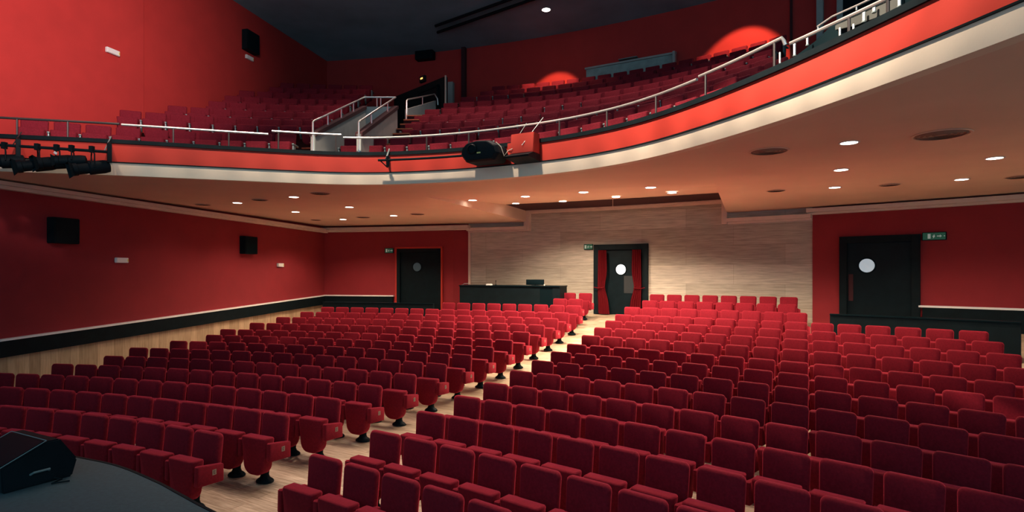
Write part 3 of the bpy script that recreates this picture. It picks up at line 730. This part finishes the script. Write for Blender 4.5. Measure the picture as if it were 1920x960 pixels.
# ================================================================== CEILING DOWNLIGHTS
def downlight(p, raised, lab, big=.13, power=DOWN_W, col=(1, .78, .57), ang_=140):
    r_ = root('downlight', p); 
    b = MB(); L = []
    for rr, z in ((big, -.004), (big+.025, -.004), (big+.022, -.014), (big, -.012), (big*.95, 0)): L.append([Vector((rr*cos(2*pi*i/24), rr*sin(2*pi*i/24), z)) for i in range(24)])
    b.loops(L, cap=(False, False)); b.build('trim_ring', 'white_plastic', r_, smooth=True)
    b = MB(); b.lathe([(big*.96, -.010), (big*.96, -.006)], 24); b.build('lens', 'glow_lamp', r_)
    tag(r_, lab, 'ceiling light', 'round recessed ceiling lights')
    l = lamp('SPOT', 'downlight_beam', (p.x, p.y, p.z-.03), (p.x, p.y, 0), power, col, .08, ang_, .5)
    l.parent = r_; l.location = (0, 0, -.03); l.rotation_euler = (0, 0, 0)
DL = [(445, 380, 'leftmost lit round ceiling light under the balcony', .25), (551, 369, 'lit ceiling light nearest the balcony edge in the left group', .4), (554, 397, 'lit ceiling light behind the one at the left group front', .8),
      (655, 388, 'lit ceiling light in the middle of the left group', .9), (643, 411, 'rearmost lit ceiling light of the left group near the cornice', 1.2), (738, 404, 'rightmost lit ceiling light of the left group', 1),
      (886, 375, 'leftmost lit ceiling light of the raised middle bay', 1.3), (967, 381, 'lit ceiling light close above the left cornice step', 1.5), (985, 368, 'lit ceiling light in front of the one above left cornice step', 1.3),
      (1055, 377, 'lit ceiling light at the rear of the bay, between step and hanging cord', 2), (1094, 360, 'lit ceiling light at the front of the bay, left of the hanging cord', 1.8), (1155, 369, 'lit ceiling light with a thin cord hanging beside it', 2.2),
      (1220, 351, 'lit ceiling light at the front right of the middle bay', 1.8), (1260, 361, 'lit ceiling light at the rear right of the middle bay', 1.8),
      (1565, 351, 'rearmost of three lit ceiling lights in line above the right seats', .9), (1577, 318, 'middle one of three lit ceiling lights in line above the right seats', .9), (1592, 267, 'frontmost of three lit ceiling lights in line above the right seats', .5),
      (1803, 336, 'rear one of two lit ceiling lights at the far right', 1.0), (1865, 296, 'front one of two lit ceiling lights at the far right', .35)]
for px, py, lab, kf in DL:
    q, rs_ = ceil_pt(px, py); downlight(q, rs_, lab, power=DOWN_W*kf*(1 if kf > 1.2 else .72), big=.115, ang_=(110 if px in (886, 967, 985) else 138 if px < 760 else 144))
b = MB(); q, _ = ceil_pt(1149, 366); b.tube([q, q+Vector((0, 0, -.33))], .006, 5); b.lathe([(.012, q.z-.36), (.012, q.z-.32)], 8, c=(q.x, q.y))
tag(b.build('hanging_cord', 'cornice'), 'thin cord with a small end piece hanging from the middle ceiling bay', 'cord')
q = plane_pt(1024, 18, CEIL); downlight(q, False, 'single bright ceiling light high above the balcony', .14, 120, (1, .62, .42), 100)
lamp('SPOT', 'wall_wash_lamp', (q.x, q.y, 11.5), (q.x+.25, q.y+1.30, 9.5), 520, (1, .50, .28), .05, 52, .30)
lamp('SPOT', 'wall_wash_lamp', (6.3, 16.3, 11.5), (6.3+.65, 16.3+1.45, 9.5), 620, (1, .50, .28), .05, 58, .30)
lamp('SPOT', 'stair_balcony_light', (-4.2, 19.2, 11.5), (-4.2, 19.2, 0), 60, (1, .6, .42), .3, 120, .9)

# ceiling air vents
def vent(p, lab, r=.3):
    r_ = root('air_vent', p); b = MB()
    b.lathe([(r, -.006), (r*.97, -.014), (r*.90, -.012), (r*.9, -.002)], 28, cap=(False, False)); b.build('rim', 'soffit', r_, smooth=True)
    b = MB(); b.lathe([(r*.9, -.004), (r*.9, -.002)], 28); b.build('back_plate', 'vent', r_)
    for j, f in enumerate((.78, .6, .42, .22)):
        b = MB(); b.lathe([(r*f, -.02), (r*f+.03, -.006)], 28, cap=(False, False)); b.build('ring', 'vent_dark', r_, smooth=True)
    tag(r_, lab, 'air vent', 'round air vents in the ceiling under the balcony')
VN = [(1442, 283, 'round ceiling vent in front of the three lights in line', .3), (1765, 252, 'largest round ceiling vent at the far right front', .36), (1455, 357, 'small round ceiling vent left of the rearmost light in line', .22), (1668, 346, 'small round ceiling vent right of the rearmost light in line', .22),
      (1912, 331, 'round ceiling vent cut by the right photo edge', .25), (380, 383, 'small round ceiling vent left of the leftmost lit light', .22), (487, 374, 'round ceiling vent between the two leftmost lit ceiling lights', .22), (600, 362, 'round ceiling vent nearest the balcony edge in the left group', .25),
      (681, 407, 'round ceiling vent between two rear lights of the left group', .25), (783, 401, 'round ceiling vent right of the left light group', .25), (592, 412, 'round ceiling vent close to the left corner cornice', .2)]
for px, py, lab, r_ in VN: q, _ = ceil_pt(px, py); vent(q, lab, r_)
b = MB(); q, _ = ceil_pt(1175, 362); 

# ================================================================== WALL FITTINGS
def wbox(name, P, rz, w, h, d, m, lab, cat, group=None, grille=None, gm='black_gloss', tilt=0):
    r_ = root(name, P, rz); b = MB(); b.box(-w/2, w/2, -d, 0, -h/2, h/2); b.build('housing', m, r_, bevel=min(.012, h*.1))
    if grille: b = MB(); b.box(-w/2*.88, w/2*.88, -d-.008, -d+.002, -h/2*.88, h/2*.88); b.build(grille, gm, r_)
    tag(r_, lab, cat, group); return r_
rzW = atan2(WD.y, WD.x)  # facing into the room
def onleft(px, py, off=.0): return wall_pt(px, py, off)
for px, py, w, h, lab in ((112, 433, .60, .58, 'black square wall loudspeaker on the dark left wall, nearest the photo edge'), (461, 460, .62, .58, 'black square wall loudspeaker on the left wall, near the back corner'),
                          (465, 80, .62, .66, 'black wall loudspeaker high on left wall above the balcony')):
    P = onleft(px, py, .0); r_ = wbox('wall_loudspeaker', P, rzW, w, h, .22, 'black', lab, 'loudspeaker', 'black loudspeakers on the walls', 'grille', 'black_gloss')
for px, py, w, lab, off in ((203, 98, .36, 'white emergency light on bright red wall above the left balcony end', .1), (466, 109, .36, 'white emergency light just below the high wall loudspeaker', 0),
                       (226, 488, .36, 'white emergency light between the two loudspeakers on left stalls wall', 0), (524, 497, .34, 'white emergency light near the back corner of left stalls wall', 0)):
    r_ = wbox('emergency_light', onleft(px, py, off), rzW, w, .13, .07, 'white_plastic', lab, 'emergency light', 'white emergency lights on the left wall', 'diffuser', 'paper')
    b = MB(); b.box(w*.36, w*.43, -.085, -.06, -.03, .03); b.build('indicator', 'yellow', r_)
P = back_pt(800, 95, 0); a = ang(P, C0); wbox('wall_loudspeaker', P, a-pi/2, .75, .85, .3, 'black', 'black loudspeaker on red wall above the dark balcony exit', 'loudspeaker', 'black loudspeakers on the walls', 'grille')
def exit_sign(px, py, w, h, off, lab):
    P = back_pt(px, py, off); a = ang(P, C0); r_ = root('exit_sign', P, a-pi/2)
    b = MB(); b.box(-w/2, w/2, -.06, 0, -h/2, h/2); b.build('housing', 'black_gloss', r_, bevel=.006)
    b = MB(); b.box(-w/2*.93, w/2*.93, -.066, -.058, -h/2*.85, h/2*.85); pn = b.build('panel', 'green_sign', r_)
    b = MB(); y0, y1 = -.070, -.064
    # running figure, arrow and doorway
    b.box(-.01*1, .012, y0, y1, .02, .04); s = h/.17
    b.poly([(-.03*s, y0, .0), (.0, y0, .02*s), (.02*s, y0, .0), (.0, y0, -.03*s), (-.02*s, y0, -.05*s), (-.012*s, y0, -.02*s)])
    b.poly([(.05*s, y0, .01*s), (.10*s, y0, .01*s), (.10*s, y0, .03*s), (.135*s, y0, 0), (.10*s, y0, -.03*s), (.10*s, y0, -.01*s), (.05*s, y0, -.01*s)])
    b.box(-.11*s, -.06*s, y0, y1, -.05*s, .05*s); b.build('pictogram', 'sign_white', pn)
    b = MB(); b.lathe([(.014, 0), (.014, .01)], 10, M=Matrix.Translation((w/2*.84, -.066, 0)) @ Matrix.Rotation(pi/2, 4, 'X')); b.build('indicator', 'sign_white', r_)
    tag(r_, lab, 'exit sign', 'green exit signs beside the stalls doors')
exit_sign(730.5, 470, .36, .20, .2, 'small green exit sign left of the left stalls door'); exit_sign(1104, 463, .33, .20, 0, 'small green exit sign left of the middle curtained door'); exit_sign(1752, 443, .52, .21, .05, 'green exit sign right of the right stalls door')
P = v3(mid(T0, T1, .62), 9.5); r_ = wbox('exit_lamp', P+Vector((0, 0, 0)), atan2(t.y, t.x), .3, .22, .1, 'black', 'small black lamp glowing amber on top of the dark balcony exit', 'lamp'); b = MB(); b.box(-.06, .06, -.115, -.1, -.01, .04); b.build('glow', 'amber', r_)

# ================================================================== CONTROL DESK
ra = (hang(862, C0, 33.7), hang(1050, C0, 33.7)); Pm = pol(C0, 33.7, (ra[0]+ra[1])/2); wd = (pol(C0, 33.7, ra[0])-pol(C0, 33.7, ra[1])).length/2
zf = floor_z(33.5); rz = (ra[0]+ra[1])/2-pi/2; ht = 2.40-zf
desk = root('control_desk', (Pm.x, Pm.y, zf), rz)
b = MB(); b.box(-wd, wd*.62, -.06, 0, 0, ht-.04); b.build('front_panel', 'black', desk)
b = MB(); b.box(wd*.62, wd*.86, -.05, .01, 0, ht-.04); b.build('cabinet_front', 'black_gloss', desk)
b = MB(); b.box(-wd, -wd+.05, 0, .75, 0, ht-.04); b.box(wd-.05, wd, 0, .75, 0, ht-.04); b.box(wd*.86, wd, -.06, 0, 0, ht-.04); b.build('side_panel', 'black', desk)
b = MB(); b.box(-wd-.02, wd+.01, -.09, .8, ht-.04, ht); b.build('desk_top', 'black_gloss', desk, bevel=.005)
tag(desk, 'long black control desk at the rear of the left stalls, before the wood wall', 'desk')
RM = Matrix.Rotation(rz, 3, 'Z')
def ondesk(x, y): return Vector((Pm.x, Pm.y, zf+ht))+RM @ Vector((x, y, 0))
def dx(px): P = hit(px, C0, 33.9); return (P-Vector((Pm.x, Pm.y))).dot(Vector((cos(rz), sin(rz))))
m_ = root('monitor', ondesk(dx(1003), .2), rz)
b = MB(); b.slab(rrect(-.33, .33, .02, .21, .02, .02, 3), 'y', -.02, .03, .008); b.build('screen_back', 'black_gloss', m_, smooth=True)
b = MB(); b.box(-.12, .12, -.03, .12, 0, .015); b.box(-.03, .03, .0, .03, 0, .06); b.build('stand', 'black', m_)
tag(m_, 'wide dark monitor seen from behind on the control desk', 'monitor')
b = MB(); b.box(-.10, .10, -.07, .07, 0, .035); b.box(-.09, .09, -.06, .06, .035, .05); o = b.build('paper_stack', 'paper', None, loc=ondesk(dx(921), .02), rz=rz); tag(o, 'small white stack of papers on the control desk edge', 'papers')
mk = root('gooseneck_microphone', ondesk(dx(932.5), .06), rz); b = MB(); b.lathe([(.03, 0), (.03, .02), (.01, .03)], 12); b.build('base', 'black', mk); b = MB(); b.tube([(0, 0, .02), (0, 0, .1), (.01, -.02, .15)], .008, 6); b.build('stem', 'black', mk); b = MB(); b.tube([(.01, -.02, .14), (.012, -.03, .17)], .016, 8); b.build('capsule', 'black', mk)
tag(mk, 'small black microphone standing on the control desk right of the papers', 'microphone')
b = MB(); b.tube([(-.12, 0, .01), (-.06, 0, .05), (.1, 0, .055), (.16, .02, .02)], .012, 6); b.lathe([(.025, -.03), (.025, .015)], 10, c=(-.13, -.03)); o = b.build('desk_lamp', 'arm_grey', None, loc=ondesk(-wd+.2, .03), rz=rz); tag(o, 'small grey bent desk lamp at the left end of the control desk', 'lamp')
b = MB(); b.lathe([(.022, 0), (.025, .05), (.02, .05), (.02, .005)], 12); o = b.build('paper_cup', 'paper', None, loc=ondesk(dx(1023), .05), rz=rz, smooth=True); tag(o, 'small pale cup on the control desk right of the monitor', 'cup')

# ================================================================== STAGE MONITOR WEDGE
wedge = root('stage_monitor', (-4.12, 4.89, SZ), radians(-28))
prof = [(-.26, 0), (.24, 0), (.27, .13), (.10, .33), (-.02, .33), (-.27, .10)]
def wedge_prof(): return [(-.24, 0.0), (.24, 0.0), (.28, .14), (.15, .34), (.06, .34), (-.25, .20)]
b = MB(); L = []
for x in (-.31, .31): L.append([Vector((x, y, z)) for y, z in wedge_prof()])
b.loops(L); b.build('cabinet', 'black', wedge, bevel=.012)
a_, c_ = Vector((0, -.25, .20)), Vector((0, .06, .34)); dd = (c_-a_).normalized(); nn = Vector((0, -dd.z, dd.y))
b = MB(); P0 = a_+dd*.02; P1 = c_-dd*.02; L = []
for p in (P0, P1): L.append([Vector((-.285, *(p-nn*.0)[1:])), Vector((.285, *(p)[1:])), Vector((.285, *(p+nn*.01)[1:])), Vector((-.285, *(p+nn*.01)[1:]))])
b.loops(L); b.build('grille', 'black_gloss', wedge)
b = MB()
for x in (-.3, .3): b.tube([Vector((x, *(a_+nn*.006)[1:])), Vector((x, *(c_+nn*.006)[1:]))], .004, 4)
for p in (a_, c_): b.tube([Vector((-.3, *(p+nn*.006)[1:])), Vector((.3, *(p+nn*.006)[1:]))], .004, 4)
b.build('grille_edge', 'arm_grey', wedge)
b = MB(); b.tube([(.312, -.06, .10), (.345, -.05, .12), (.345, .06, .12), (.312, .07, .10)], .009, 6); b.build('handle', 'arm_grey', wedge, smooth=True)
b = MB(); b.tube([(.32, .10, .03), (.38, .13, .02), (.40, .05, .012), (.46, .15, .012)], .007, 6); b.build('cable', 'black', wedge, smooth=True)
tag(wedge, 'black wedge-shaped floor loudspeaker on the dark stage at lower left', 'loudspeaker')

# ================================================================== EQUIPMENT ON THE BALCONY FRONT
def front_pt(px, off, z): q = edge_at(px, off); return v3(q, z)
# lighting bar with spotlights at the left end
P0, P1 = front_pt(-40, -.42, 5.17), front_pt(205, -.42, 5.12)
n = 10; pth = [front_pt(-40+245*i/n, -.42, 5.17-.05*i/n) for i in range(n+1)]
b = MB(); b.tube(pth, .028, 8); bar = b.build('lighting_bar', 'black', smooth=True)
b = MB(); b.tube([front_pt(205, -.42, 4.92), front_pt(205, -.42, 5.28)], .05, 4); b.tube([front_pt(205, -.42, 5.25), front_pt(205, -.02, 5.4)], .03, 4); b.build('bracket', 'black', bar)
b = MB(); b.tube([front_pt(34, -.42, 4.95), front_pt(34, -.42, 5.28)], .05, 4); b.tube([front_pt(34, -.42, 5.25), front_pt(34, -.02, 5.4)], .03, 4); b.build('bracket', 'black', bar)
b = MB(); b.tube([front_pt(196, -.42, 5.14), front_pt(208, .0, 5.5)], .012, 6); b.build('stay', 'arm_grey', bar)
b = MB(); b.tube([front_pt(22, -.42, 5.14), front_pt(40, .0, 5.5)], .012, 6); b.build('stay', 'rail_dark', bar)
tag(bar, 'dark pipe carrying spotlights in front of the left end of the balcony', 'lighting bar')
def spotlight(px, z, yaw, pitch, lab, s=1.0, top=5.14):
    P = front_pt(px, -.45, z); r_ = root('stage_spotlight', P, 0)
    M = Matrix.Rotation(yaw, 4, 'Z') @ Matrix.Rotation(pitch, 4, 'X')
    b = MB(); b.lathe([(.05, -.30), (.11, -.28), (.125, -.2), (.125, .04), (.10, .06), (.10, .22), (.115, .23), (.115, .30)], 18, M=M @ Matrix.Scale(s, 4)); b.build('barrel', 'black', r_, smooth=True)
    b = MB(); b.lathe([(.09*s, .295*s), (.09*s, .303*s)], 18, M=M); b.build('lens', 'black_gloss', r_)
    b = MB(); L = []
    for z_, w_ in ((.30, .10), (.36, .14)): L.append([M @ Vector((x*s, y*s, z_*s)) for x, y in ((-w_, -w_), (w_, -w_), (w_, w_), (-w_, w_))])
    b.loops(L, cap=(False, False)); b.build('barn_door', 'black', r_)
    h = top-z; X = M @ Vector((.15*s, 0, -.02)); Y = M @ Vector((-.15*s, 0, -.02))
    b = MB(); b.tube([X, (X.x*.9, X.y*.9, h*.75), (0, 0, h-.03), (Y.x*.9, Y.y*.9, h*.75), Y], .012, 6); b.build('yoke', 'black', r_, smooth=True)
    b = MB(); b.box(-.035, .035, -.035, .035, h-.05, h+.07); b.build('clamp', 'black', r_)
    tag(r_, lab, 'spotlight', 'black spotlights hanging at the left balcony end')
for px, z, yw, pt, lab, s in ((8, 4.86, radians(-50), radians(98), 'black spotlight cut by the left photo edge, hanging on the lighting bar', 1.0),
      (70, 4.82, radians(-46), radians(104), 'second black spotlight from the left on the lighting bar', 1.0), (106, 4.88, radians(-40), radians(102), 'third black spotlight from the left, with a small pale tag', 1.0),
      (134, 4.92, radians(-62), radians(96), 'slim black spotlight behind the third one on the lighting bar', .8), (172, 4.80, radians(-44), radians(104), 'rightmost black spotlight on the lighting bar at left', 1.0)):
    spotlight(px, z, yw, pt, lab, s)
b = MB(); b.box(-.03, .03, -.004, .004, -.02, .02, M=Matrix.Rotation(radians(35), 4, 'Y')); o = b.build('paper_tag', 'paper', None, loc=front_pt(104, -.63, 5.02)); tag(o, 'small pale tag above the third spotlight on the left lighting bar', 'tag')

# second bar
b = MB(); b.tube([front_pt(709+16*i, -.35, 5.20) for i in range(12)], .024, 8); bar2 = b.build('lighting_bar', 'black', smooth=True)
b = MB(); b.tube([front_pt(727, -.35, 5.06), front_pt(727, -.35, 5.28)], .035, 4); b.tube([front_pt(727, -.35, 5.24), front_pt(727, .0, 5.24)], .02, 4); b.tube([front_pt(712, -.35, 5.2), front_pt(727, -.30, 5.05)], .012, 4); b.build('bracket', 'black', bar2)
b = MB(); b.tube([front_pt(724, -.33, 5.24), front_pt(730, .0, 5.5)], .018, 6); b.build('stay', 'arm_grey', bar2)
tag(bar2, 'short empty black pipe on a bracket at the middle of the balcony front', 'lighting bar')
# projector housing
P = front_pt(909, -.40, 5.17); nx = edge_at(930, -.4)-edge_at(890, -.4); rz = atan2(nx.y, nx.x)
pj = root('projector', P, rz)
b = MB(); L = []
oc = [(-.42, -.02), (-.40, .10), (-.30, .20), (-.05, .24), (.22, .22), (.38, .12), (.43, -.04), (.33, -.17), (-.30, -.17)]
for y, s in ((-.28, .86), (-.2, 1), (.2, 1), (.26, .9)): L.append([Vector((x*s, y, z*s)) for x, z in oc])
b.loops(L); b.build('housing', 'black', pj, bevel=.01)
b = MB(); b.lathe([(.09, 0), (.10, .03), (.08, .05), (.07, .02)], 20, M=Matrix.Translation((-.12, -.28, .06)) @ Matrix.Rotation(pi/2, 4, 'X')); b.build('lens', 'black_gloss', pj, smooth=True)
b = MB(); b.box(-.02, .06, -.285, -.27, -.03, -.005); b.build('sticker', 'yellow', pj)
b = MB(); b.tube([(.30, -.1, .20), (.40, -.08, .10), (.46, -.06, -.08), (.52, -.02, .02), (.60, .02, .06)], .008, 6); b.build('cable', 'cream', pj, smooth=True)
b = MB(); b.box(-.3, .3, .2, .33, .02, .08); b.build('bracket', 'black', pj)
tag(pj, 'large black projector housing hanging on the middle of the balcony front', 'projector')
# red loudspeaker
P = front_pt(984, -.22, 5.25); nx = edge_at(1010, -.2)-edge_at(960, -.2); rz = atan2(nx.y, nx.x)
sp = root('front_loudspeaker', P, rz)
b = MB(); L = []
for x in (-.25, .25): L.append([Vector((x, y, z)) for y, z in ((.14, .27), (-.10, .27), (-.14, -.12), (.14, -.12))])
b.loops(L); b.build('cabinet', 'fascia_red', sp, bevel=.008)
b = MB(); L = []
for x in (-.26, .26): L.append([Vector((x, y, z)) for y, z in ((.14, -.125), (-.15, -.125), (-.34, -.20), (-.32, -.23), (.14, -.27))])
b.loops(L); b.build('grille', 'black', sp)
b = MB(); b.box(-.36, -.25, -.05, .14, -.04, .12); b.build('bracket', 'fascia_red', sp)
b = MB(); b.tube([(-.30, -.04, .02), (-.05, .16, .52)], .006, 5); b.tube([(.02, -.16, .02), (.33, .14, .58)], .006, 5); b.build('safety_cable', 'arm_grey', sp)
tag(sp, 'red painted loudspeaker with black underside on the balcony front, right of the projector', 'loudspeaker')
